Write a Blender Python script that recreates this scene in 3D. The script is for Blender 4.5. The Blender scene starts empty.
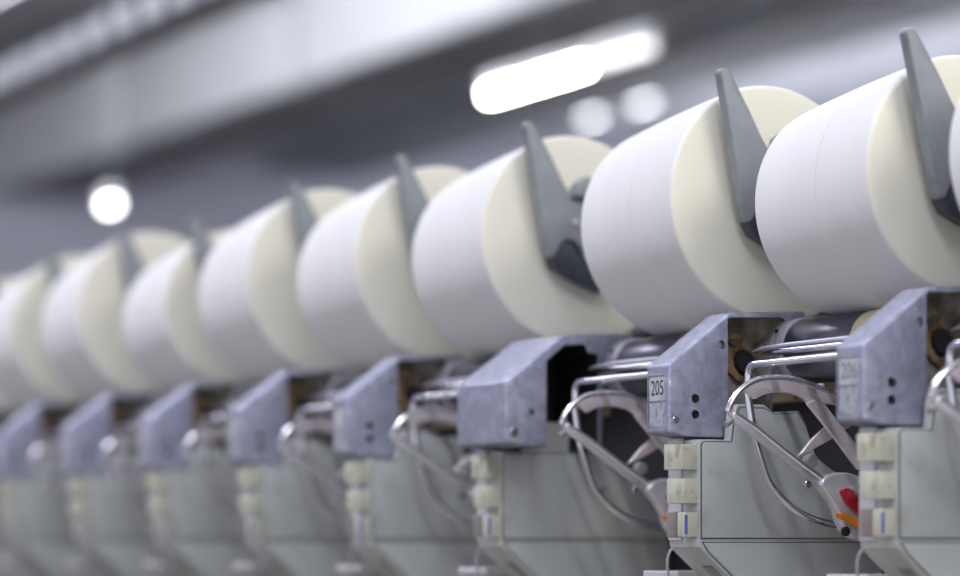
import bpy, bmesh, math, random
from mathutils import Vector, Matrix
import numpy as np
random.seed(7)
sc = bpy.context.scene
COL = sc.collection

# ------------------------------------------------------------------ camera, world, lights, exposure
F_PX, HORIZON, XVP, PITCH = 2850.0, 540.0, -1000.0, 0.25     # focal length in px, horizon row, vanishing point of the row
ZC = 1.35                                                     # camera height; the machine row is measured from it
TH = math.atan((480 - XVP) / F_PX)
C_, S_ = math.cos(TH), math.sin(TH)
Z_REF = PITCH * C_ / .116 * 1.115
CAM = Vector((0, 0, 0))
CAM.x = -((646 - 480) / F_PX * Z_REF * S_ - Z_REF * C_)
CAM.y = -((646 - 480) / F_PX * Z_REF * C_ + Z_REF * S_)

cam_d = bpy.data.cameras.new('camera')
cam = bpy.data.objects.new('camera', cam_d)
COL.objects.link(cam)
cam.location = (CAM.x, CAM.y, ZC)
cam.rotation_euler = (math.pi / 2, 0, math.atan2(C_, S_))      # looks along (-C_, S_)
cam_d.sensor_width = 36.0
cam_d.lens = F_PX / 960 * 36
cam_d.shift_y = (HORIZON - 288) / 960
cam_d.clip_end = 200
cam_d.dof.use_dof = True
cam_d.dof.focus_distance = 2.09
cam_d.dof.aperture_fstop = 3.3
cam_d.dof.aperture_blades = 0
sc.camera = cam

world = bpy.data.worlds.new('hall_ambient')
sc.world = world
world.use_nodes = True
world.node_tree.nodes['Background'].inputs[0].default_value = (0.86, 0.88, 1.0, 1)
world.node_tree.nodes['Background'].inputs[1].default_value = 0.78

def area(name, loc, rot, sx, sy, power, col):
    d = bpy.data.lights.new(name, 'AREA')
    d.shape = 'RECTANGLE'; d.size = sx; d.size_y = sy; d.energy = power; d.color = col
    o = bpy.data.objects.new(name, d); COL.objects.link(o)
    o.location = loc; o.rotation_euler = rot
    return o

sc.view_settings.view_transform = 'Standard'
sc.view_settings.look = 'None'
sc.view_settings.gamma = 1
sc.view_settings.exposure = 0.1
UP1, UP2 = 85, 75                                            # power of the unseen uplights added to brighten the ceiling
sc.view_settings.use_curve_mapping = False

# ------------------------------------------------------------------ pixel -> place
def ray(px, py):
    r, u = (px - 480) / F_PX, (HORIZON - py) / F_PX
    return Vector((r * S_ - C_, r * C_ + S_, u))
def on_x(px, py, X):
    d = ray(px, py); t = (X - CAM.x) / d.x
    return (CAM.y + t * d.y, t * d.z)            # (Y, Z above camera height)
def on_y(px, py, Y):
    d = ray(px, py); t = (Y - CAM.y) / d.y
    return (CAM.x + t * d.x, t * d.z)
UA = PITCH                                        # the unit to the right of number 205
def ax(px, py, X):                                # pixels of that unit, local to it
    return on_x(px, py, UA + X)

# ------------------------------------------------------------------ materials
def new_mat(name):
    m = bpy.data.materials.new(name); m.use_nodes = True
    return m, m.node_tree.nodes, m.node_tree.links, m.node_tree.nodes['Principled BSDF']
def mat(name, col, rough=.5, metal=0.0, var=0.0, scale=40.0, bump=0.0, bscale=200.0, spot=None, spot_scale=18.0, spot_lo=.58, spot_hi=.72, coat=0.0, detail=4.0):
    """principled colour with noise variation, optional stains of a second colour and fine bump"""
    m, N, L, B = new_mat(name)
    B.inputs['Roughness'].default_value = rough
    B.inputs['Metallic'].default_value = metal
    B.inputs['Coat Weight'].default_value = coat
    tc = N.new('ShaderNodeTexCoord')
    src = None
    c = (*col, 1)
    if var:
        n = N.new('ShaderNodeTexNoise'); n.inputs['Scale'].default_value = scale; n.inputs['Detail'].default_value = detail
        L.new(tc.outputs['Object'], n.inputs['Vector'])
        r = N.new('ShaderNodeValToRGB')
        r.color_ramp.elements[0].position = .3; r.color_ramp.elements[1].position = .7
        r.color_ramp.elements[0].color = (*[max(0, v * (1 - var)) for v in col], 1)
        r.color_ramp.elements[1].color = (*[min(1, v * (1 + var)) for v in col], 1)
        L.new(n.outputs['Fac'], r.inputs['Fac']); src = r.outputs['Color']
    if spot:
        n2 = N.new('ShaderNodeTexNoise'); n2.inputs['Scale'].default_value = spot_scale; n2.inputs['Detail'].default_value = 6
        L.new(tc.outputs['Object'], n2.inputs['Vector'])
        mr = N.new('ShaderNodeMapRange'); mr.inputs[1].default_value = spot_lo; mr.inputs[2].default_value = spot_hi
        L.new(n2.outputs['Fac'], mr.inputs[0])
        mx = N.new('ShaderNodeMix'); mx.data_type = 'RGBA'
        L.new(mr.outputs[0], mx.inputs['Factor'])
        if src: L.new(src, mx.inputs['A'])
        else: mx.inputs['A'].default_value = c
        mx.inputs['B'].default_value = (*spot, 1); src = mx.outputs['Result']
    if src: L.new(src, B.inputs['Base Color'])
    else: B.inputs['Base Color'].default_value = c
    if bump:
        n3 = N.new('ShaderNodeTexNoise'); n3.inputs['Scale'].default_value = bscale; n3.inputs['Detail'].default_value = 3
        L.new(tc.outputs['Object'], n3.inputs['Vector'])
        b = N.new('ShaderNodeBump'); b.inputs['Strength'].default_value = bump; b.inputs['Distance'].default_value = .001
        L.new(n3.outputs['Fac'], b.inputs['Height']); L.new(b.outputs['Normal'], B.inputs['Normal'])
    return m
def emit(name, col, strength):
    m, N, L, B = new_mat(name)
    B.inputs['Base Color'].default_value = (*col, 1)
    B.inputs['Emission Color'].default_value = (*col, 1)
    B.inputs['Emission Strength'].default_value = strength
    return m
def yarn_mat(name, col, lines):
    m, N, L, B = new_mat(name)
    B.inputs['Roughness'].default_value = .85
    B.inputs['Specular IOR Level'].default_value = .2
    B.inputs['Sheen Weight'].default_value = .15
    tc = N.new('ShaderNodeTexCoord')
    n = N.new('ShaderNodeTexNoise'); n.inputs['Scale'].default_value = 26; n.inputs['Detail'].default_value = 5
    L.new(tc.outputs['Object'], n.inputs['Vector'])
    r = N.new('ShaderNodeValToRGB')
    r.color_ramp.elements[0].position = .25; r.color_ramp.elements[1].position = .75
    r.color_ramp.elements[0].color = (*[v * .965 for v in col], 1); r.color_ramp.elements[1].color = (*col, 1)
    L.new(n.outputs['Fac'], r.inputs['Fac']); L.new(r.outputs['Color'], B.inputs['Base Color'])
    w = N.new('ShaderNodeTexWave'); w.wave_type = 'BANDS' if lines else 'RINGS'
    w.bands_direction = 'X'
    if not lines: w.rings_direction = 'X'
    w.inputs['Scale'].default_value = 240; w.inputs['Distortion'].default_value = 3; w.inputs['Detail'].default_value = 2
    L.new(tc.outputs['Object'], w.inputs['Vector'])
    b = N.new('ShaderNodeBump'); b.inputs['Strength'].default_value = .12; b.inputs['Distance'].default_value = .0006
    L.new(w.outputs['Fac'], b.inputs['Height']); L.new(b.outputs['Normal'], B.inputs['Normal'])
    return m

M = {}
M['yarn_side'] = yarn_mat('yarn_side', (.87, .86, .87), True)
M['yarn_end'] = yarn_mat('yarn_end', (.85, .83, .715), False)  # cream of the end faces, partly the warmer light put into the colour
M['paper'] = mat('paper_tube', (.35, .37, .45), .8, var=.1)
M['arm'] = mat('grey_arm_paint', (.25, .275, .30), .42, var=.10, scale=60, spot=(.16, .17, .17), spot_scale=30, spot_lo=.62, spot_hi=.75, bump=.05)
M['hub'] = mat('dark_blue_plastic', (.055, .06, .085), .38, var=.15, scale=80)
M['cast'] = mat('cast_alloy', (.44, .46, .60), .30, metal=.88, var=.18, scale=160, bump=.8, bscale=1100, spot=(.60, .62, .74), spot_scale=75, spot_lo=.50, spot_hi=.72, detail=8)
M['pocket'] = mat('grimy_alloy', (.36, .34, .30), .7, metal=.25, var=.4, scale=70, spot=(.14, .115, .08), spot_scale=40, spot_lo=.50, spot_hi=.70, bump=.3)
M['rust'] = mat('oily_brass', (.30, .205, .10), .55, metal=.35, var=.4, scale=90, spot=(.10, .06, .03), spot_scale=70, spot_lo=.52, spot_hi=.66)
M['bolt'] = mat('oily_bolt', (.12, .11, .11), .4, metal=.6)
M['groove_shade'] = mat('dark_groove', (.07, .075, .08), .6)
M['clear'] = mat('pale_plastic_tube', (.42, .43, .46), .15)
M['black'] = mat('plain_black', (.010, .010, .014), .6)
M['steel'] = mat('steel_screw', (.62, .62, .66), .28, metal=1.0, var=.1, scale=200)
M['chrome'] = mat('chrome_rod', (.80, .80, .86), .13, metal=1.0, var=.04, scale=120)
M['lever'] = mat('satin_lever', (.80, .72, .76), .36, metal=.4, var=.06, scale=90, bump=.03)
M['rim'] = mat('bright_rim', (.88, .86, .92), .20, metal=.85)
M['paddle'] = mat('polished_paddle', (.80, .78, .83), .26, metal=.5, var=.05, scale=60)
M['knob'] = mat('dull_knob', (.36, .37, .37), .5)
M['sleeve'] = mat('dark_polished_roll', (.22, .22, .28), .30, metal=1.0, var=.25, scale=30)
M['collar'] = mat('grey_collar', (.42, .41, .42), .5, metal=.6, var=.25, scale=90)
M['ring'] = mat('pale_ring', (.62, .60, .72), .35, metal=.5)
M['cream'] = mat('cream_band', (.72, .66, .42), .5, var=.12, scale=60)
M['box'] = mat('grey_green_enamel', (.52, .55, .535), .38, var=.05, scale=14, spot=(.33, .34, .31), spot_scale=22, spot_lo=.62, spot_hi=.8)
M['strip'] = mat('pale_strip', (.60, .60, .66), .42, var=.10, scale=90, spot=(.36, .36, .35), spot_scale=90, spot_lo=.58, spot_hi=.7)
M['button'] = mat('aged_cream_plastic', (.60, .60, .50), .42, var=.08, scale=60, spot=(.28, .23, .11), spot_scale=95, spot_lo=.53, spot_hi=.72)
M['button_brown'] = mat('grimy_brown_plastic', (.26, .22, .21), .5, var=.2, scale=90)
M['blue'] = mat('blue_mark', (.14, .16, .50), .5)
M['red'] = mat('red_lens', (.42, .015, .035), .12, coat=.8)
M['orange'] = mat('orange_lens', (.80, .24, .02), .2, coat=.5)
M['tan'] = mat('tan_bar', (.42, .31, .18), .6, var=.3, scale=50, spot=(.62, .55, .40), spot_scale=30)
M['dark'] = mat('dark_machine_paint', (.022, .022, .030), .6, var=.2, scale=20)
M['tab'] = mat('pale_pink_sheet', (.62, .58, .62), .45)
M['plate'] = mat('number_sticker', (.55, .56, .60), .5, var=.08, scale=100, spot=(.28, .25, .20), spot_scale=50)
M['scuff'] = mat('scuffed_sticker', (.42, .44, .50), .4, var=.1, scale=100, spot=(.25, .25, .30), spot_scale=160, spot_lo=.52, spot_hi=.6)
M['ink'] = mat('black_ink', (.015, .015, .03), .5)
M['faded_ink'] = mat('faded_ink', (.20, .20, .27), .5, var=.3, scale=300)
M['floor'] = mat('hall_floor', (.25, .215, .175), .4, var=.1, scale=2)
M['ceil'] = mat('ceiling_paint', (.60, .62, .68), .8, var=.08, scale=.6)
M['ceil_light'] = mat('white_ceiling_panel', (.82, .82, .82), .7, var=.03, scale=2)
M['wall'] = mat('hall_wall', (.50, .51, .60), .8, var=.06, scale=.7)
M['duct'] = mat('galvanised_duct', (.42, .45, .48), .5, metal=.3, var=.12, scale=1.5)
M['duct_dark'] = mat('duct_underside_shade', (.12, .125, .14), .6, metal=.2, var=.2, scale=1.2)
M['brown'] = mat('brown_grey_panel', (.40, .37, .37), .7, var=.1, scale=1.5)
M['duct_side'] = mat('pale_duct', (.42, .43, .46), .6, var=.06, scale=.8)
M['rail'] = mat('grey_blue_rail', (.20, .22, .30), .5, var=.08, scale=6)
M['white'] = mat('white_enamel', (.85, .86, .90), .4)
M['lamp'] = emit('lamp_tube', (1.0, 1.0, 1.0), 60.0)
M['lamp_mid'] = emit('lamp_tube_mid', (1.0, 1.0, 1.0), 2.2)
M['lamp_far'] = emit('lamp_tube_far', (1.0, 1.0, 1.0), 16.0)
M['batten'] = emit('added_batten_tube', (.95, .96, 1.0), 150.0)
M['lamp_dim'] = emit('lamp_tube_dim', (.95, .97, 1.0), 13.0)

# ------------------------------------------------------------------ mesh helpers
def shift(bm, v):
    bmesh.ops.translate(bm, verts=bm.verts, vec=v)
def offset_poly(pts, d):
    """outline moved outwards by d"""
    n = len(pts); area2 = sum(pts[i][0] * pts[(i + 1) % n][1] - pts[(i + 1) % n][0] * pts[i][1] for i in range(n))
    sg = 1 if area2 > 0 else -1; out = []
    for i in range(n):
        a, b, c = Vector(pts[i - 1]), Vector(pts[i]), Vector(pts[(i + 1) % n])
        u, v = (b - a).normalized(), (c - b).normalized()
        m = Vector((u.y + v.y, -u.x - v.x)) * sg
        k = max(.4, m.length / 2); m.normalize()
        out.append(tuple(b + m * d / k))
    return out
def bevel_sharp(bm, off, seg=2, ang=30):
    bm.normal_update()
    e = [e for e in bm.edges if len(e.link_faces) == 2 and e.calc_face_angle(0) > math.radians(ang)]
    bmesh.ops.bevel(bm, geom=e, offset=off, segments=seg, profile=.6, affect='EDGES', clamp_overlap=True)
def prism(pts, x0, x1, bev=0, seg=2, axis='X'):
    """closed outline extruded; axis X: pts are (y,z); axis Y: pts are (x,z); axis Z: pts are (x,y)"""
    bm = bmesh.new()
    def co(p, t):
        return {'X': (t, p[0], p[1]), 'Y': (p[0], t, p[1]), 'Z': (p[0], p[1], t)}[axis]
    a = [bm.verts.new(co(p, x0)) for p in pts]; b = [bm.verts.new(co(p, x1)) for p in pts]
    bm.faces.new(a); bm.faces.new(b[::-1])
    n = len(pts)
    for i in range(n):
        bm.faces.new((a[i], b[i], b[(i + 1) % n], a[(i + 1) % n]))
    bmesh.ops.recalc_face_normals(bm, faces=bm.faces)
    if bev: bevel_sharp(bm, bev, seg)
    return bm
def box(x0, x1, y0, y1, z0, z1, bev=0, seg=2):
    return prism([(y0, z0), (y1, z0), (y1, z1), (y0, z1)], x0, x1, bev, seg)
def smooth_path(pts, sub=6):
    P = [Vector(p) for p in pts]; out = []
    for i in range(len(P) - 1):
        p0 = P[max(i - 1, 0)]; p1 = P[i]; p2 = P[i + 1]; p3 = P[min(i + 2, len(P) - 1)]
        for k in range(sub):
            t = k / sub
            out.append(.5 * ((2 * p1) + (-p0 + p2) * t + (2 * p0 - 5 * p1 + 4 * p2 - p3) * t * t + (-p0 + 3 * p1 - 3 * p2 + p3) * t ** 3))
    out.append(P[-1]); return out
def fillet(pts, r, n=6):
    """polyline with rounded corners"""
    P = [Vector(p) for p in pts]; out = [P[0]]
    for i in range(1, len(P) - 1):
        a = (P[i - 1] - P[i]); b = (P[i + 1] - P[i]); d = min(r, a.length * .45, b.length * .45)
        s = P[i] + a.normalized() * d; e = P[i] + b.normalized() * d
        for k in range(n + 1):
            t = k / n
            out.append((1 - t) ** 2 * s + 2 * t * (1 - t) * P[i] + t * t * e)
    out.append(P[-1]); return out
def tube(path, rad, seg=14, bm=None):
    """round tube along a path, rad is a number or one per point"""
    bm = bm or bmesh.new(); P = [Vector(p) for p in path]; rings = []
    up = None
    for i, p in enumerate(P):
        t = (P[min(i + 1, len(P) - 1)] - P[max(i - 1, 0)]).normalized()
        if up is None:
            up = Vector((0, 0, 1)) if abs(t.z) < .9 else Vector((1, 0, 0))
        u = (up - t * up.dot(t)).normalized(); v = t.cross(u); up = u
        r = rad[i] if hasattr(rad, '__len__') else rad
        rings.append([bm.verts.new(p + r * (math.cos(2 * math.pi * k / seg) * u + math.sin(2 * math.pi * k / seg) * v)) for k in range(seg)])
    for a, b in zip(rings, rings[1:]):
        for k in range(seg):
            bm.faces.new((a[k], a[(k + 1) % seg], b[(k + 1) % seg], b[k]))
    bm.faces.new(rings[0][::-1]); bm.faces.new(rings[-1])
    bmesh.ops.recalc_face_normals(bm, faces=bm.faces)
    return bm
def lathe(prof, seg=48, center=(0, 0, 0), axis=(1, 0, 0), bm=None, mats=None):
    """prof: (t along axis, radius) from one end to the other, closed at both ends"""
    bm = bm or bmesh.new(); c = Vector(center); a = Vector(axis).normalized()
    u = Vector((0, 1, 0)) if abs(a.y) < .9 else Vector((0, 0, 1))
    u = (u - a * u.dot(a)).normalized(); v = a.cross(u); rings = []
    for t, r in prof:
        if r <= 1e-6: rings.append([bm.verts.new(c + a * t)])
        else: rings.append([bm.verts.new(c + a * t + r * (math.cos(2 * math.pi * k / seg) * u + math.sin(2 * math.pi * k / seg) * v)) for k in range(seg)])
    for j, (p, q) in enumerate(zip(rings, rings[1:])):
        for k in range(seg):
            k2 = (k + 1) % seg
            if len(p) == 1 and len(q) == 1: continue
            if len(p) == 1: f = bm.faces.new((p[0], q[k], q[k2]))
            elif len(q) == 1: f = bm.faces.new((p[k], q[0], p[k2]))
            else: f = bm.faces.new((p[k], q[k], q[k2], p[k2]))
            if mats: f.material_index = mats[j]
    for R, rev in ((rings[0], 0), (rings[-1], 1)):
        if len(R) > 1: bm.faces.new(R)
    bmesh.ops.recalc_face_normals(bm, faces=bm.faces)
    return bm
def disc(cx, cy, cz, r, x0, x1, seg=24, bev=0):
    """short cylinder along X"""
    b = min(bev, (x1 - x0) * .45)
    prof = [(x0, 0), (x0, r - b), (x0 + b, r), (x1 - b, r), (x1, r - b), (x1, 0)] if bev else [(x0, 0), (x0, r), (x1, r), (x1, 0)]
    return lathe(prof, seg, (cx, cy, cz))
def join(*bms):
    out = bmesh.new()
    for b in bms:
        me = bpy.data.meshes.new('tmp'); b.to_mesh(me); out.from_mesh(me); bpy.data.meshes.remove(me); b.free()
    return out
def obj(name, bm, material, parent=None, base=(0, 0, 0), angle=35):
    shift(bm, -Vector(base))
    me = bpy.data.meshes.new(name); bm.to_mesh(me); bm.free()
    for m in (material if isinstance(material, (list, tuple)) else [material]): me.materials.append(M[m])
    me.shade_smooth(); me.set_sharp_from_angle(angle=math.radians(angle))
    o = bpy.data.objects.new(name, me); COL.objects.link(o)
    if parent: o.parent = parent
    else: o.location = base
    return o
def tag(o, label=None, cat=None, group=None, kind=None):
    for k, v in (('label', label), ('category', cat), ('group', group), ('kind', kind)):
        if v: o[k] = v
    return o
def thing(name, base):
    o = bpy.data.objects.new(name, None); COL.objects.link(o); o.location = base; o.empty_display_size = .02
    return o
def cut(bm, *cutters):
    """boolean difference of closed meshes"""
    def tmp(b):
        me = bpy.data.meshes.new('tmp'); b.to_mesh(me); b.free(); o = bpy.data.objects.new('tmp', me); COL.objects.link(o); return o
    a = tmp(bm); cs = [tmp(c) for c in cutters]
    for c in cs:
        md = a.modifiers.new('b', 'BOOLEAN'); md.operation = 'DIFFERENCE'; md.object = c; md.solver = 'EXACT'
    bpy.context.view_layer.update()
    me = bpy.data.meshes.new_from_object(a.evaluated_get(bpy.context.evaluated_depsgraph_get()))
    out = bmesh.new(); out.from_mesh(me); bpy.data.meshes.remove(me)
    for o in [a] + cs:
        d = o.data; bpy.data.objects.remove(o); bpy.data.meshes.remove(d)
    return out
def copy_tree(o, parent=None):
    c = o.copy(); COL.objects.link(c); c.parent = parent
    for ch in list(o.children): copy_tree(ch, c)
    return c
def text_mesh(body, size):
    cu = bpy.data.curves.new('txt', 'FONT'); cu.body = body; cu.size = size; cu.extrude = .00015; cu.align_x = 'CENTER'; cu.align_y = 'CENTER'
    o = bpy.data.objects.new('txt', cu); COL.objects.link(o); bpy.context.view_layer.update()
    me = bpy.data.meshes.new_from_object(o.evaluated_get(bpy.context.evaluated_depsgraph_get()))
    bm = bmesh.new(); bm.from_mesh(me); bpy.data.objects.remove(o); bpy.data.meshes.remove(me)
    return bm

# ------------------------------------------------------------------ the row of winding units
UNITS = [('R', 2 * PITCH - .008), ('A', PITCH - .0025), ('B', 0.0), ('C', -1.25 * PITCH)]
UNITS += [(k, -1.25 * PITCH - (1 + i) * .2545) for i, k in enumerate('DEFGHIJ')]
WHERE = {'R': 'two units before number 205',
         'A': 'one unit before number 205',
         'B': 'at the bracket numbered 205', 'C': 'at the extra wide bracket'}
for i, k in enumerate('DEFGHIJ'):
    WHERE[k] = '%s beyond the wide bracket' % ['one unit', 'two units', 'three units', 'four units', 'five units', 'six units', 'seven units'][i]
CX0 = -.2183                                     # the gap of a unit: from the neighbour's bracket to its own (local X 0)
ROLL = (.114, .1420); ROLL_R = .0252
PK = dict(near=Vector((-.0255, .131, .2611)), r1=.0935, r2=.0860, L=.1554, tilt=math.radians(3.3))

def W(p): return (p[0], p[1], p[2] + ZC)

def make_package(delta=0.0):
    """cone of yarn on a paper tube, lying on the roll; delta = how much thinner than a full one"""
    a = Vector((math.cos(PK['tilt']), 0, math.sin(PK['tilt'])))
    n = PK['near'] - Vector((0, 0, delta)); r1, r2, L = PK['r1'] - delta, PK['r2'] - delta, PK['L']
    far = n - a * L
    base = Vector((-.1, n.y, .168))
    t = thing('yarn_package', W(base))
    e = .0035
    prof = [(.002, .02), (.001, r2 * .6), (0, r2 - e)]
    prof += [(e * (1 - math.cos(q)), r2 - e + e * math.sin(q)) for q in (.4, .8, 1.2, 1.57)]
    k = 22
    for i in range(1, k):
        u = i / k
        rr = r2 + (r1 - r2) * u + .0012 * math.sin(math.pi * u)
        prof.append((L * u, rr))
        if i == 12: prof += [(L * (u + .014), rr + .0001), (L * (u + .018), rr - .0006), (L * (u + .022), rr + .0002)]
    ns = len(prof) - 1
    prof += [(L - e * (1 - math.cos(q)), r1 - e + e * math.sin(q)) for q in (1.57, 1.2, .8, .4)]
    ne = len(prof) - 1
    prof += [(L, r1 - e), (L - .0006, r1 * .8), (L - .0012, r1 * .55), (L - .0015, .02)]
    mats = [1 if (j < 5 or j >= ne - 1) else 0 for j in range(len(prof) - 1)]
    bm = lathe(prof, 128, far, a, mats=mats)
    obj('yarn_body', bm, ['yarn_side', 'yarn_end'], t, base, 60)
    tb = lathe([(-.008, .0225), (-.0085, .026), (0, .0262), (L, .0275), (L + .005, .0275), (L + .005, .024)], 40, far, a)
    obj('paper_tube', tb, 'paper', t, base)
    return t

def make_arm(delta=0.0):
    """grey cradle arm with its tall handle, holding the near end of the cone; a slimmer arm holds the far end"""
    n = PK['near']
    base = Vector((-.016, .292, .199))              # the pivot, so that the arm tips with the size of its cone
    t = thing('cradle_arm', W(base))
    xf, xn = -.0165, -.0065
    out = [(.0700, .3575), (.0725, .3605), (.0770, .3600), (.0800, .3560), (.0960, .3300), (.1085, .3075), (.1150, .2990), (.150, .297), (.235, .262), (.300, .215), (.305, .185), (.285, .183), (.235, .222), (.165, .252), (.140, .238),
           (.1290, .2420), (.1260, .2520), (.1195, .2590), (.1110, .2600), (.1045, .2565), (.1010, .2490), (.0985, .2440), (.0940, .2435), (.0915, .2470), (.0880, .2640)]
    bm = prism(out, xf, xn, .0018, 3)
    obj('handle_plate', bm, 'arm', t, base)
    # hub that centres the tube: dark blue plastic, rests in the notch of the plate
    cp = [(551.5, 258), (554, 250.5), (558, 244.5), (563, 241), (568, 240.5), (574, 244), (579, 251), (584, 262), (604, 272), (612, 290), (600, 292), (588, 286), (570, 277), (557, 268.5)]
    hub = prism([on_x(x, y, -1.25 * PITCH - .008) for x, y in cp], n.x + .0030, -.0085, .003, 3)
    obj('hub', hub, 'hub', t, base)
    # lug behind the handle
    lug = prism([(.1140, .2970), (.1175, .3090), (.1260, .3150), (.1400, .3110), (.1440, .2950)], -.012, .003, .0025, 3)
    obj('lug', lug, 'arm', t, base)
    obj('screw', disc(0, .120, .2745, .0034, xn - .001, xn + .0022, 16, .001), 'steel', t, base)
    obj('pivot', disc(0, .292, .199, .010, -.20, .004, 20, .001), 'steel', t, base)
    fx = n.x - PK['L'] * math.cos(PK['tilt'])
    far_out = [(.112, .268), (.150, .272), (.235, .255), (.300, .212), (.305, .185), (.285, .183), (.235, .215), (.150, .232), (.112, .236)]
    obj('far_arm', prism(far_out, fx - .0185, fx - .010, .0015, 2), 'arm', t, base)
    obj('far_hub', lathe([(-.011, 0), (-.011, .020), (-.002, .024), (-.0015, 0)], 32, (fx, .131, .2515), (1, 0, 0)), 'hub', t, base)
    return t

def make_bracket(wide=0.0):
    """cast housing between two rolls: sloped front, pocket on the near side"""
    w = .0317 + wide
    base = Vector((w / 2, .05, .0745))
    t = thing('bracket', W(base))
    out = [(0, .0790), (0, .1300), (.0545, .1700), (.122, .1735), (.124, .150), (.122, .138), (.094, .128), (.092, .076), (.020, .0765)]
    bm = prism(out, 0, w, .0030, 4)
    cuts = []
    def cyl(y, z, r, d, x1=w + .002):
        return disc(0, y, z, r, x1 - d - .002, x1, 24)
    if not wide:
        cuts.append(prism([(.0520, .060), (.0520, .1645), (.0535, .1662), (.1000, .1680), (.1040, .1655), (.1040, .1600), (.0900, .1480), (.0900, .060)], w - .0215, w + .01))
        cuts += [cyl(.0466, .1458, .0032, .006), cyl(.0238, .1050, .0034, .010), cyl(.0238, .0932, .0034, .010), cyl(.0068, .0890, .0030, .004)]
    else:
        cuts.append(prism([(.0385, .060), (.0385, .1480), (.0560, .1615), (.0750, .1625), (.0775, .1560), (.0870, .1545), (.0870, .060)], w - .075, w + .01))
        cuts += [cyl(.0251, .1053, .0024, .008), cyl(.0080, .0885, .0044, .003)]
    cuts.append(box(.0030, .0262 + wide, -.01, .0014, .0835, .1222) if not wide else box(.02, .03, -.02, -.01, .1, .11))
    body = cut(bm, *cuts)
    # narrow pocket walls carry the grime, wide pocket walls are plain black
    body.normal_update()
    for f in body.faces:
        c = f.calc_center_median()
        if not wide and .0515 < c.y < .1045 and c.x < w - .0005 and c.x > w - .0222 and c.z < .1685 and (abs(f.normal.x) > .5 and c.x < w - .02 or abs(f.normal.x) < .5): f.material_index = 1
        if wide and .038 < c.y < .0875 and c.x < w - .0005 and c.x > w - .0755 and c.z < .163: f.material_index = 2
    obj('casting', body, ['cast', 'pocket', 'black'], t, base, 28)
    if not wide:
        obj('hole_shade', disc(0, .0238, .1050, .0033, w - .009, w - .0035, 20), 'black', t, base)  # black discs put the shade inside the holes into colour
        obj('hole_shade', disc(0, .0238, .0932, .0033, w - .009, w - .0035, 20), 'black', t, base)
        obj('screw', disc(0, .0068, .0890, .0029, w - .004, w + .0004, 18, .0008), 'steel', t, base)
        obj('screw', disc(0, .0466, .1458, .0029, w - .007, w - .0030, 18, .0008), 'steel', t, base)
        hk = [on_x(px, py, .016) for px, py in ((724, 332), (738, 333), (745, 340), (747, 350), (738, 351), (734, 358), (735, 366), (740, 374), (748, 379), (745, 387), (724, 368))]
        obj('hook_plate', prism(hk, w - .0205, w - .0165, .0008, 2), 'rust', t, base)
        y, z = on_x(732.5, 342.5, .017)
        obj('bolt', disc(0, y, z, .0032, w - .0170, w - .0125, 6, .0006), 'bolt', t, base)
        y, z = on_x(748, 362, .02)
        obj('cavity_shade', lathe([(w - .0205, 0), (w - .0205, .0100), (w - .017, .0095), (w - .014, .0075), (w - .014, 0)], 28, (0, y, z)), 'black', t, base)  # black disc stands in for the shade of an open cavity
        # number plate, upper sticker and scuffed lower sticker
        obj('number_sticker', box(.0038, .0256, .0006, .0013, .1035, .1214), 'plate', t, base)
        obj('scuffed_sticker', box(.0038, .0256, .0006, .0013, .0842, .1020), 'scuff', t, base)
    else:
        obj('screw', disc(0, .0080, .0885, .0040, w - .004, w + .0010, 18, .001), 'steel', t, base)
    return t, base

def make_roll():
    """drive roll in the gap: collar, pale ring, dark polished sleeve and a cream band"""
    y, z = ROLL; R = ROLL_R
    base = Vector((-.11, y, z))
    t = thing('drive_roll', W(base))
    def seg(name, prof, m): obj(name, lathe(prof, 56, (0, y, z)), m, t, base)
    seg('collar', [(CX0 + .0005, 0), (CX0 + .0005, R - .001), (CX0 + .0015, R + .0005), (CX0 + .0045, R + .0005), (CX0 + .005, R - .001), (CX0 + .0065, R - .001), (CX0 + .007, R), (CX0 + .0105, R), (CX0 + .0105, 0)], 'collar')
    seg('pale_ring', [(CX0 + .0105, 0), (CX0 + .0105, R - .0005), (CX0 + .012, R + .0002), (CX0 + .019, R + .0002), (CX0 + .0195, R - .0008), (CX0 + .0195, 0)], 'ring')
    seg('sleeve', [(CX0 + .0195, 0), (CX0 + .0195, R - .0008), (CX0 + .021, R - .0004), (-.113, R - .0004), (-.112, R - .0010), (-.112, 0)], 'sleeve')
    seg('cream_band', [(-.112, 0), (-.112, R - .0004), (-.088, R - .0004), (-.088, 0)], 'cream')
    seg('sleeve', [(-.088, 0), (-.088, R - .0010), (-.087, R - .0004), (-.012, R - .0004), (-.012, 0)], 'sleeve')
    seg('collar', [(-.012, 0), (-.012, R), (-.002, R), (-.0005, R - .001), (-.0005, 0)], 'collar')
    b = bmesh.new()
    y0, z0 = y - (R + .0004) * .72, z + (R + .0004) * .70
    obj('set_screw', tube([(CX0 + .0062, y - R * .80, z + R * .58), (CX0 + .0062, y - R * .86, z + R * .63)], .0018, 6), 'black', t, base)
    return t

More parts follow.
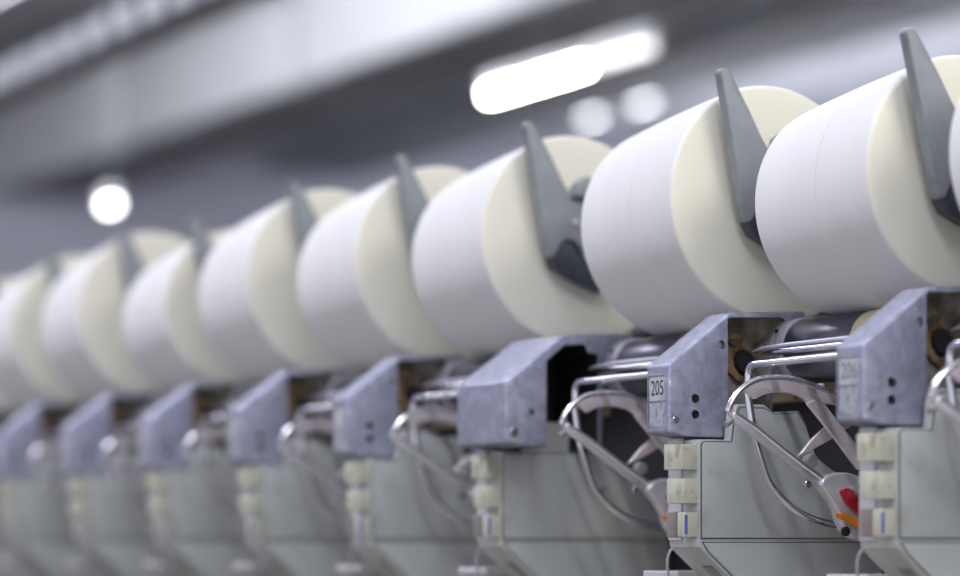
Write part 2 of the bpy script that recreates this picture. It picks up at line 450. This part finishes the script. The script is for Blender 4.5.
def make_rod():
    """straight traverse rod with a tapered tip in front of the roll"""
    Y = .074
    X0, z0 = on_y(755, 356.5, Y); X1, z1 = on_y(780, 351.5, Y)
    X0 -= UA; X1 -= UA
    base = Vector((-.1, Y, z1))
    t = thing('traverse_rod', W(base))
    p = [(X0, Y, z1 - .001), (X0 + .01, Y, z1 - .0006), (X0 + .03, Y, z1), (X0 + .045, Y, z1), (-.0002, Y, z1)]
    obj('rod', tube(p, [.0008, .0022, .0029, .0027, .0027], 16), 'chrome', t, base)
    obj('tip_sleeve', tube([(X0 + .0005, Y - .0005, z1 + .0022), (X0 + .012, Y - .0005, z1 + .0037), (X0 + .05, Y, z1 + .0046), (-.0002, Y, z1 + .0046)], [.0006, .0014, .0016, .0016], 10), 'ring', t, base)
    return t

def make_bail():
    """bent chrome wire: along the roll, down at the corner, then sweeping back under the lever"""
    Xw = -.182; Y = .064
    r = .0029
    c = ax(750.5, 364.5, Xw)
    pts2 = [ax(*p, Xw) for p in ((750, 395), (753.5, 425), (757, 445), (767, 479), (780, 498), (796, 512), (815, 521), (836, 526))]
    sm = smooth_path([(Xw + .001 * i, y, z) for i, (y, z) in enumerate(pts2)], 5)
    path = fillet([(.012, c[0], c[1]), (Xw, c[0], c[1]), tuple(sm[0])], .009) + sm[1:]
    y, z = pts2[-1]
    path += [Vector((Xw + .008, y + .015, z - .001)), Vector((Xw + .008, .1866, z - .001))]
    base = Vector((-.1, c[0], z))
    t = thing('wire_bail', W(base))
    obj('wire', tube(path, r, 12), 'chrome', t, base)
    obj('foot_clip', box(Xw + .001, Xw + .015, .180, .1868, z - .008, z + .006, .001), 'steel', t, base)
    return t

def make_lever():
    """curved polished handle with strip, straight arm and a paddle holding a red and an orange lens"""
    X = -.160; th = .004
    Q = lambda l, x=X: [ax(*p, x) for p in l]
    piv = ax(850, 497, X)
    base = Vector((X, piv[0], piv[1] - .02))
    t = thing('lifting_lever', W(base))
    Zp = lambda l: [(720 + a / 5.757, 340 + b / 5.757) for a, b in l]
    top = Zp([(52, 400), (58, 372), (78, 332), (110, 288), (150, 252), (200, 224), (260, 209), (340, 205), (430, 215), (520, 244), (600, 275), (670, 305), (720, 330)])
    low = Zp([(720, 392), (660, 372), (600, 366), (560, 372), (520, 372), (490, 340), (455, 320), (400, 305), (330, 300), (260, 314), (205, 342), (180, 318), (150, 296), (118, 320), (92, 356), (82, 388), (88, 420), (110, 450), (92, 462), (64, 436)])
    obj('curved_handle', prism(Q(top + low), X - th / 2, X + th / 2, .0011, 2), 'lever', t, base)
    rim = smooth_path([(X + .0006, p[0] + .0006, p[1] - .0014) for p in Q(top)], 3)
    obj('rim', tube(rim, .0024, 12), 'rim', t, base)
    strip = Zp([(505, 362), (560, 340), (610, 366), (700, 480), (830, 640), (850, 745), (800, 745), (700, 610), (600, 480)])
    obj('strip', prism(Q(strip, X + .0045), X + .0025, X + .0055, .0008, 1), 'lever', t, base)
    dag = [(799, 456.5), (812, 440), (826, 427), (850, 412), (862, 420), (840, 434), (826, 443), (806, 454)]
    obj('pointed_strip', prism(Q(dag, X - .005), X - .0065, X - .0035, .0006, 1), 'lever', t, base)
    Z5 = lambda l: [(780 + a / 3.69, 420 + b / 3.69) for a, b in l]
    arm = [(734.5, 413), (738, 412), (757, 427)] + Z5([(0, 97), (80, 160), (165, 222), (180, 262), (140, 243), (60, 182), (-15, 124)]) + [(751, 433), (733, 421)]
    obj('straight_arm', prism(Q(arm), X - th * .7, X + th * .7, .0012, 2), 'paddle', t, base)
    rim = [(X + .0018, *p) for p in Q([(735, 413), (757, 428), (780, 446.5), (801, 463), (825, 480.5)])]
    obj('arm_rim', tube(rim, .0022, 10), 'rim', t, base)
    pad = Z5([(140, 240), (150, 218), (172, 203), (205, 194), (245, 194), (285, 208), (335, 250), (365, 320), (370, 400), (345, 450), (310, 452), (262, 436), (234, 412), (216, 376), (205, 335), (180, 292)])
    po = obj('paddle', prism(Q(pad), X - .005, X + .006, .0030, 3), 'paddle', t, base)
    red = Z5([(226, 262), (240, 250), (262, 252), (300, 275), (330, 320), (335, 360), (318, 362), (285, 345), (245, 305)])
    obj('red_lens', prism(Q(red, X + .007), X + .004, X + .0085, .0014, 2), 'red', po, base)
    orr = Z5([(218, 345), (228, 338), (262, 350), (300, 375), (335, 405), (330, 418), (300, 402), (260, 380), (226, 362)])
    obj('orange_lens', prism(Q(orr, X + .007), X + .004, X + .0095, .001, 2), 'orange', po, base)
    y, z = ax(780 + 252 / 3.69, 420 + 411 / 3.69, X + .006)
    obj('pivot_hole', disc(0, y, z, .0036, X + .0035, X + .0066, 20, .0005), 'black', po, base)
    a, b = ax(735.5, 419, X), ax(725, 425, X)
    obj('pin', tube([(X, a[0], a[1]), (X + .003, b[0], b[1])], .0022, 10), 'collar', t, base)
    y, z = ax(807, 484.5, X)
    obj('screw', disc(0, y, z, .0032, X + .002, X + .0048, 8, .0006), 'steel', t, base)
    y, z = ax(812, 461, X - .02)
    obj('round_knob', disc(0, y, z, .0052, X - .024, X - .016, 24, .001), 'knob', t, base)
    obj('pivot_shaft', disc(0, piv[0] + .004, piv[1] + .004, .0045, X, -.0005, 16), 'collar', t, base)
    return t

BX1 = .0440
def make_cover(fin_on=True):
    """grey green enamelled side cover of a spinning box with three cream buttons on its front"""
    base = Vector((BX1 / 2, .1, -.30))
    t = thing('spinning_box', W(base))
    P = lambda px, py: on_x(px, py, BX1)
    fin0, fin1, fin2, fin3, fin4 = P(731, 438), P(733, 414), P(741, 404), P(766, 404), P(774, 412)
    out = [(.020, .0745), (.096, .0745), (.106, .050), (.185, .048),
           (.185, -.30), (.150, -.30), (.150, -.115), (.0260, -.0105), (.020, -.0050)]
    body = prism(out, 0, BX1 - .0014, .0020, 2)
    fin = prism([(fin0[0], .070), (fin0[0], .0745), fin1, (fin2[0] - .002, fin2[1]), (fin3[0], fin2[1]), fin4, P(800, 411), P(808, 424), P(812, 440), (.094, .070)], .0335, BX1 - .0016, .0010, 1)
    slot = prism([(.036, -.034), (.036, -.0080), (.140, -.095), (.140, -.135)], .019, BX1 - .009)
    if fin_on: obj('housing', join(cut(body, slot), fin), 'box', t, base)
    else: fin.free(); obj('housing', cut(body, slot), 'box', t, base)
    up = [(.0222, .0015), (.183, .0015), (.183, .046), P(835, 472), P(816, 457), P(806, 426), P(798, 413), (fin4[0] + .002, fin4[1] - .002), (fin3[0] - .001, fin2[1] - .003), (fin2[0], fin2[1] - .003), (fin1[0] + .003, fin1[1] - .002), (fin0[0] + .0015, .0725), (.0245, .0725), (.0222, .0705)]
    if not fin_on: up = [(.0222, .0015), (.183, .0015), (.183, .046), P(835, 472), P(816, 457), P(806, 440), (.090, .0725), (.0245, .0725), (.0222, .0705)]
    obj('groove_shade', prism(offset_poly(up, .0007), BX1 - .0040, BX1 - .0008), 'groove_shade', t, base)  # dark strip puts the shade of the panel groove into colour
    obj('side_panel', prism(up, BX1 - .004, BX1, .0008, 2), 'box', t, base)
    lo = [(.0235, -.0020), (.183, -.0020), (.183, -.295), (.152, -.295), (.152, -.113), (.0285, -.0090)]
    obj('groove_shade', prism(offset_poly(lo, .0006), BX1 - .0040, BX1 - .0010), 'groove_shade', t, base)
    obj('lower_panel', prism(lo, BX1 - .004, BX1 - .0003, .0008, 2), 'box', t, base)
    if not fin_on: obj('filler_panel', box(.0335, .0425, .0420, .0855, .0700, .0995, .0012), 'box', t, base)
    obj('front_strip', box(.001, .020, .0185, .0205, -.0005, .0735, .0006, 1), 'strip', t, base)
    for i, (z0, z1, y0, xa) in enumerate(((.0520, .0708, .0030, .0190), (.0270, .0455, .0045, .0205), (.0022, .0206, .0055, .0215))):
        pts = [(xa, y0 + .001), (xa + .010, y0), (xa + .0125, y0 + .0035), (.0405, y0 + .0035), (.0405, .0205), (xa + .002, .0205)]
        b = obj('button', prism(pts, z0, z1, .0009, 2, 'Z'), 'button', t, base)
        if i == 2:
            obj('grimy_face', box(xa - .0004, xa + .0115, y0 - .0006, y0 + .0060, z0 - .0004, z1 + .0004, .0006, 1), 'button_brown', b, base)
            obj('blue_mark', box(.0400, .0409, y0 + .0036, y0 + .0058, z0 + .002, z1 - .002), 'blue', b, base)
    obj('catch', box(.006, .022, .0150, .0205, .0705, .0758, .001, 1), 'strip', t, base)
    y, z = P(807, 484)
    obj('screw', disc(0, y, z, .0028, BX1 - .0005, BX1 + .0015, 12, .0005), 'steel', t, base)
    return t

def make_bar():
    y0 = .132
    z1 = on_y(800, 381, y0)[1]; z0 = on_y(800, 400, y0)[1]
    base = Vector((-.1, y0, z0))
    return base, box(-.2055, -.0002, y0, y0 + .018, z0, z1, .002)
def make_tab():
    base = Vector((-.03, .1, -.03))
    return base, box(-.052, -.001, .028, .180, -.0300, -.0236, .001, 1)

def make_tube():
    """thin pale plastic tube curving out from under the box"""
    X = -.006
    pts = [ax(*p, X) for p in ((862, 592), (860, 575), (859.5, 562), (863, 552), (871, 545), (882, 543))]
    base = Vector((X, pts[0][0], pts[0][1]))
    return base, tube(smooth_path([(X, y, z) for y, z in pts] + [(X, .186, pts[-1][1])], 5), .0011, 10)

protos = {}
def place(kind, maker, u, X, label, cat, group):
    if kind not in protos:
        o = maker(); protos[kind] = o; o['_x'] = o.location.x
        first = o
    else:
        first = copy_tree(protos[kind])
    first.location.x = protos[kind]['_x'] + X
    return tag(first, label, cat, group)
def single(name, made, material):
    base, bm = made
    o = obj(name, bm, material, None, base)
    o.location = W(base)
    return o

THIN = {'A': .0068, 'D': -.0015, 'E': -.0045, 'F': .0045, 'G': -.0065, 'H': -.004}
for k, X in UNITS:
    w = WHERE[k]
    if k in THIN:
        place('package_' + k, lambda: make_package(THIN[k]), k, X, ('slightly thinner' if THIN[k] > 0 else 'slightly thicker') + ' white cone of yarn %s' % w, 'yarn cone', 'cones of yarn along the row')
    else:
        place('package', make_package, k, X, 'full white cone of yarn %s' % w, 'yarn cone', 'cones of yarn along the row')
    ca = place('arm', make_arm, k, X, 'grey cradle arm with tall handle %s' % w, 'cradle arm', 'cradle arms along the row')
    ca.rotation_euler.x = THIN.get(k, 0) / .161
    place('roll', make_roll, k, X, 'dark steel drive roll with cream band %s' % w, 'roller', 'drive rolls along the row')
    place('rod', make_rod, k, X, 'straight chrome rod before the drive roll %s' % w, 'rod', 'straight chrome rods along the row')
    place('bail', make_bail, k, X - (.012 if k == 'B' else 0), 'bent chrome wire bail %s' % w, 'wire bail', 'wire bails along the row')
    place('lever', make_lever, k, X, 'curved polished lever with red lens %s' % w, 'lever', 'polished levers along the row')
    place('cover' + ('_plain' if k == 'C' else ''), (lambda: make_cover(k != 'C')), k, X, 'grey green box with three cream buttons %s' % w, 'machine box', 'grey boxes with buttons along the row')
    place('bar', lambda: single('guide_bar', make_bar(), 'tan'), k, X, 'tan horizontal bar under the drive roll %s' % w, 'bar', 'tan bars along the row')
    place('tab', lambda: single('sheet_metal_ledge', make_tab(), 'tab'), k, X, 'pale sheet metal ledge beside the box %s' % w, 'ledge', 'pale ledges along the row')
    place('tube', lambda: single('plastic_tube', make_tube(), 'clear'), k, X, 'thin pale plastic tube beside the grey box %s' % w, 'tube', 'thin plastic tubes along the row')
    if k == 'C':
        b, _ = make_bracket(.0560); b.location.x += X; b.name = 'bracket'
        tag(b, 'extra wide cast metal bracket with a black opening', 'bracket', 'cast brackets along the row')
    else:
        lab = {'B': 'cast metal bracket with number plate reading 205', 'R': 'cast metal bracket two units from number 205, away from the wide bracket',
               'A': 'cast metal bracket next to number 205, away from the wide bracket'}.get(k, 'narrow cast metal bracket %s' % w)
        b = place('bracket', lambda: make_bracket()[0], k, X, lab, 'bracket', 'cast brackets along the row')

# the number on the bracket: real lettering on its sticker
def number(bracket, body, ink='ink'):
    tb = text_mesh(body, .0135)
    bmesh.ops.scale(tb, verts=tb.verts, vec=(.92, 1.18, 1))
    bmesh.ops.rotate(tb, verts=tb.verts, cent=(0, 0, 0), matrix=Matrix.Rotation(math.pi / 2, 3, 'X'))
    base = Vector((.0317 / 2, .05, .0745))
    shift(tb, (.0155, .0006, .1125))
    o = obj('number', tb, ink, bracket, base)
    o['label'] = 'black printed number'
    return o
for o in list(sc.objects):
    if o.get('label') == 'cast metal bracket with number plate reading 205':
        number(o, '205')
    if o.get('label', '').startswith('cast metal bracket next to number 205'):
        number(o, '206', 'faded_ink')

# ------------------------------------------------------------------ machine body behind the units
XA, XB = -2.75, .62
fr = thing('machine_frame', (-1.0, .45, 0))
def fpart(name, bm, m): return obj(name, bm, m, fr, (-1.0, .45, 0))
fpart('back_panel', box(XA, XB, .187, .215, .60, ZC + .120, .002), 'dark')
fpart('top_cover', box(XA, XB, .217, .60, ZC + .02, ZC + .105, .006), 'dark')
fpart('base_cabinet', box(XA, XB, .24, .80, 0.0, ZC + .018, .006), 'box')
fpart('front_plinth', box(XA, XB, .187, .238, .25, .598, .004), 'box')
for i, (k, X) in enumerate(UNITS):
    fpart('pivot_post', box(X - .19, X + .002, .288, .300, ZC + .107, ZC + .1780, .002), 'dark')
tag(fr, 'long dark machine frame carrying the row of winding units', 'machine frame')

# ------------------------------------------------------------------ the hall
HX0, HX1, HY0, HY1, HZ1 = -20.0, 7.0, -7.0, 12.0, 4.9
def struct(name, bm, m): return tag(obj(name, bm, m, None, (0, 0, 0)), kind='structure')
struct('floor', box(HX0, HX1, HY0, HY1, -.1, 0), 'floor')
struct('ceiling', box(HX0, HX1, HY0, HY1, HZ1, HZ1 + .1), 'ceil')
struct('wall_back', box(HX0, HX1, HY1, HY1 + .1, 0, HZ1), 'wall')
struct('wall_end', box(HX0 - .1, HX0, HY0, HY1, 0, HZ1), 'wall')

def along(px, py, h):
    """place at height h above the camera on the sight line of a pixel"""
    d = ray(px, py); t = h / d.z
    return CAM.x + t * d.x, CAM.y + t * d.y
def lamp(name, xa, xb, y, h, wd, m, label, group=None):
    z = ZC + h
    base = Vector(((xa + xb) / 2, y, z))
    t = thing(name, base)
    obj('lamp_tube', tube([(xa, y, z), (xb, y, z)], wd / 2, 12), m, t, base)
    obj('lamp_housing', box(xa - .03, xb + .03, y - wd * .6, y + wd * .6, z + wd * .5, z + wd * .5 + .05, .01), 'white', t, base)
    obj('hanger', tube([(base.x, y, z + wd * .5 + .05), (base.x, y, HZ1)], .002, 6), 'duct', t, base)
    return tag(t, label, 'lamp', group)
def lamp_px(px0, py0, px1, py1, h, wd, m, label, group=None):
    (x0, y0), (x1, y1) = along(px0, py0, h), along(px1, py1, h)
    return lamp('fluorescent_lamp', min(x0, x1), max(x0, x1), (y0 + y1) / 2, h, wd, m, label, group)
lamp_px(490, 94.5, 585, 66, 1.6, .030, 'lamp', 'long glowing fluorescent lamp hanging below the wide duct')
lamp_px(597, 62.5, 650, 46.5, 1.6, .030, 'lamp_mid', 'dimmer fluorescent lamp in line with the long glowing lamp')
lamp_px(107, 206, 113, 204, 1.6, .03, 'lamp_far', 'short glowing lamp far down the hall')
for i, (px, py) in enumerate(((590, 111), (642, 97))):
    lamp_px(px - 5, py + 1.3, px + 5, py - 1.3, 3.2, .12, 'lamp_dim', 'small dim lamp under the ceiling beyond the long lamp', 'small dim lamps')

def duct(name, Y0, Y1, h, ht, xr, m, label):
    """long box running with the row"""
    base = Vector(((xr[0] + xr[1]) / 2, (Y0 + Y1) / 2, ZC + h))
    t = thing(name, base)
    n = max(1, round((xr[1] - xr[0]) / 3.0)); ln = (xr[1] - xr[0]) / n
    for i in range(n):
        a = xr[0] + i * ln
        obj('duct_section', box(a + .015, a + ln - .015, Y0, Y1, ZC + h, ZC + h + ht, .02), m, t, base)
        obj('underside_shade', box(a + .02, a + ln - .02, Y0 + .02, Y1 - .02, ZC + h - .025, ZC + h - .001), 'duct_dark', t, base)  # dark slab paints in the shade under the duct
        obj('flange', box(a - .015, a + .015, Y0 - .03, Y1 + .03, ZC + h - .03, ZC + h + ht + .03), m, t, base)
    return tag(t, label, 'duct')
dy = lambda m, h: CAM.y + h * C_ / m                # machine-parallel line seen along the slope m towards the vanishing point
duct('air_duct', dy(.352, 2.7), dy(.312, 2.7), 2.7, .60, (-19.5, 4), 'duct_side', 'wide pale air duct with shade painted underneath running over the long lamp')
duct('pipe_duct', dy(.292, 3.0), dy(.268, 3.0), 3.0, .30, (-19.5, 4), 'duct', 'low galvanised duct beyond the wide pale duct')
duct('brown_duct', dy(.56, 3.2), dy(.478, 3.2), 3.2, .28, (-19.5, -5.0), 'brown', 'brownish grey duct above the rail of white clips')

# white clip rail along the top of the machine, upper left
RH = 1.0
ty = dy(.460, RH)
tb = Vector((-5, ty, ZC + RH))
tr = thing('clip_rail', tb)
obj('rail_board', box(-12, .0, ty, ty + .02, ZC + RH - .030, ZC + RH + .035, .003, 1), 'rail', tr, tb)
obj('bottom_flange', box(-12, .0, ty - .012, ty + .05, ZC + RH - .044, ZC + RH - .031, .002, 1), 'duct_dark', tr, tb)
clip = obj('clip', box(-.042, .042, -.016, -.0005, -.024, .030, .006, 2), 'white', tr, (0, 0, 0)); clip.location = (-3, 0, 0)
for i in range(1, 44):
    r = clip.copy(); COL.objects.link(r); r.parent = tr; r.location = (-3 + i * .155, 0, 0)
for i in range(5):
    obj('hanger', tube([(-11.6 + i * 2.8, ty + .03, ZC + RH + .03), (-11.6 + i * 2.8, ty + .03, HZ1)], .01, 8), 'duct_dark', tr, tb)
tag(tr, 'pale overhead rail with a row of white clips', 'rail')

# unseen batten added to light the ceiling and the ducts
lamp('added_batten', -14.0, -8.5, 2.6, 3.0, .08, 'batten', 'bare fluorescent batten added out of view to light the ducts')
def uplight(x, y, h, ln, power, tilt, label):  # made-up trough with an upward light, added to brighten ceiling and ducts
    base = Vector((x, y, ZC + h)); t = thing('added_uplight', base)
    obj('added_trough', prism([(y - .2, ZC + h - .02), (y - .12, ZC + h - .10), (y + .12, ZC + h - .10), (y + .2, ZC + h - .02)], x - ln / 2, x + ln / 2, .005, 1), 'white', t, base)
    for e in (-.4, .4):
        obj('hanger', tube([(x + e * ln, y, ZC + h - .03), (x + e * ln, y, HZ1)], .01, 8), 'white', t, base)
    a = area('added_uplight_area', (0, 0, 0), (math.radians(180 - tilt), 0, 0), ln * .95, .3, power, (.95, .96, 1.0)); a.parent = t
    return tag(t, label, 'lamp', 'added uplights')
for i in range(4):
    if i < 3: uplight(-16 + i * 5.0, 10.2, .9, 4.0, UP2, 8, 'white trough uplight added out of view low before the back wall')
    uplight(-16 + i * 5.0, 1.9, 2.0, 4.0, UP1, 45, 'white trough uplight added out of view over the next alley')

# luminaires over the aisle in front of the machine: these light the row
def aisle_or_fill_lamp(x, y, z, ln, wd, power, col, label):
    base = Vector((x, y, z)); t = thing('aisle_or_added_fill_luminaire', base)
    obj('housing', box(x - ln / 2 - .04, x + ln / 2 + .04, y - wd / 2 - .03, y + wd / 2 + .03, z + .02, z + .10, .01), 'white', t, base)
    obj('hanger', tube([(x, y, z + .10), (x, y, HZ1)], .012, 8), 'white', t, base)
    a = area('aisle_or_added_fill_light', (0, 0, 0), (0, 0, 0), ln, wd, power, col); a.parent = t
    return tag(t, label, 'lamp', 'luminaires over the aisle and added fill')
for i in range(4):
    aisle_or_fill_lamp(1.8 - i * 2.6, -.75, ZC + 1.85, 2.45, .12, 28, (.90, .91, 1.0), 'white luminaire hanging over the aisle before the machine')
# unseen warm fill added to brighten the faces turned to the near end
cl = aisle_or_fill_lamp(2.9, .7, ZC + 1.75, 2.2, 1.5, 90, (1.0, .97, .92), 'warm white fill light added out of view at the row end')
for o in sc.objects:
    if '_x' in o: del o['_x']
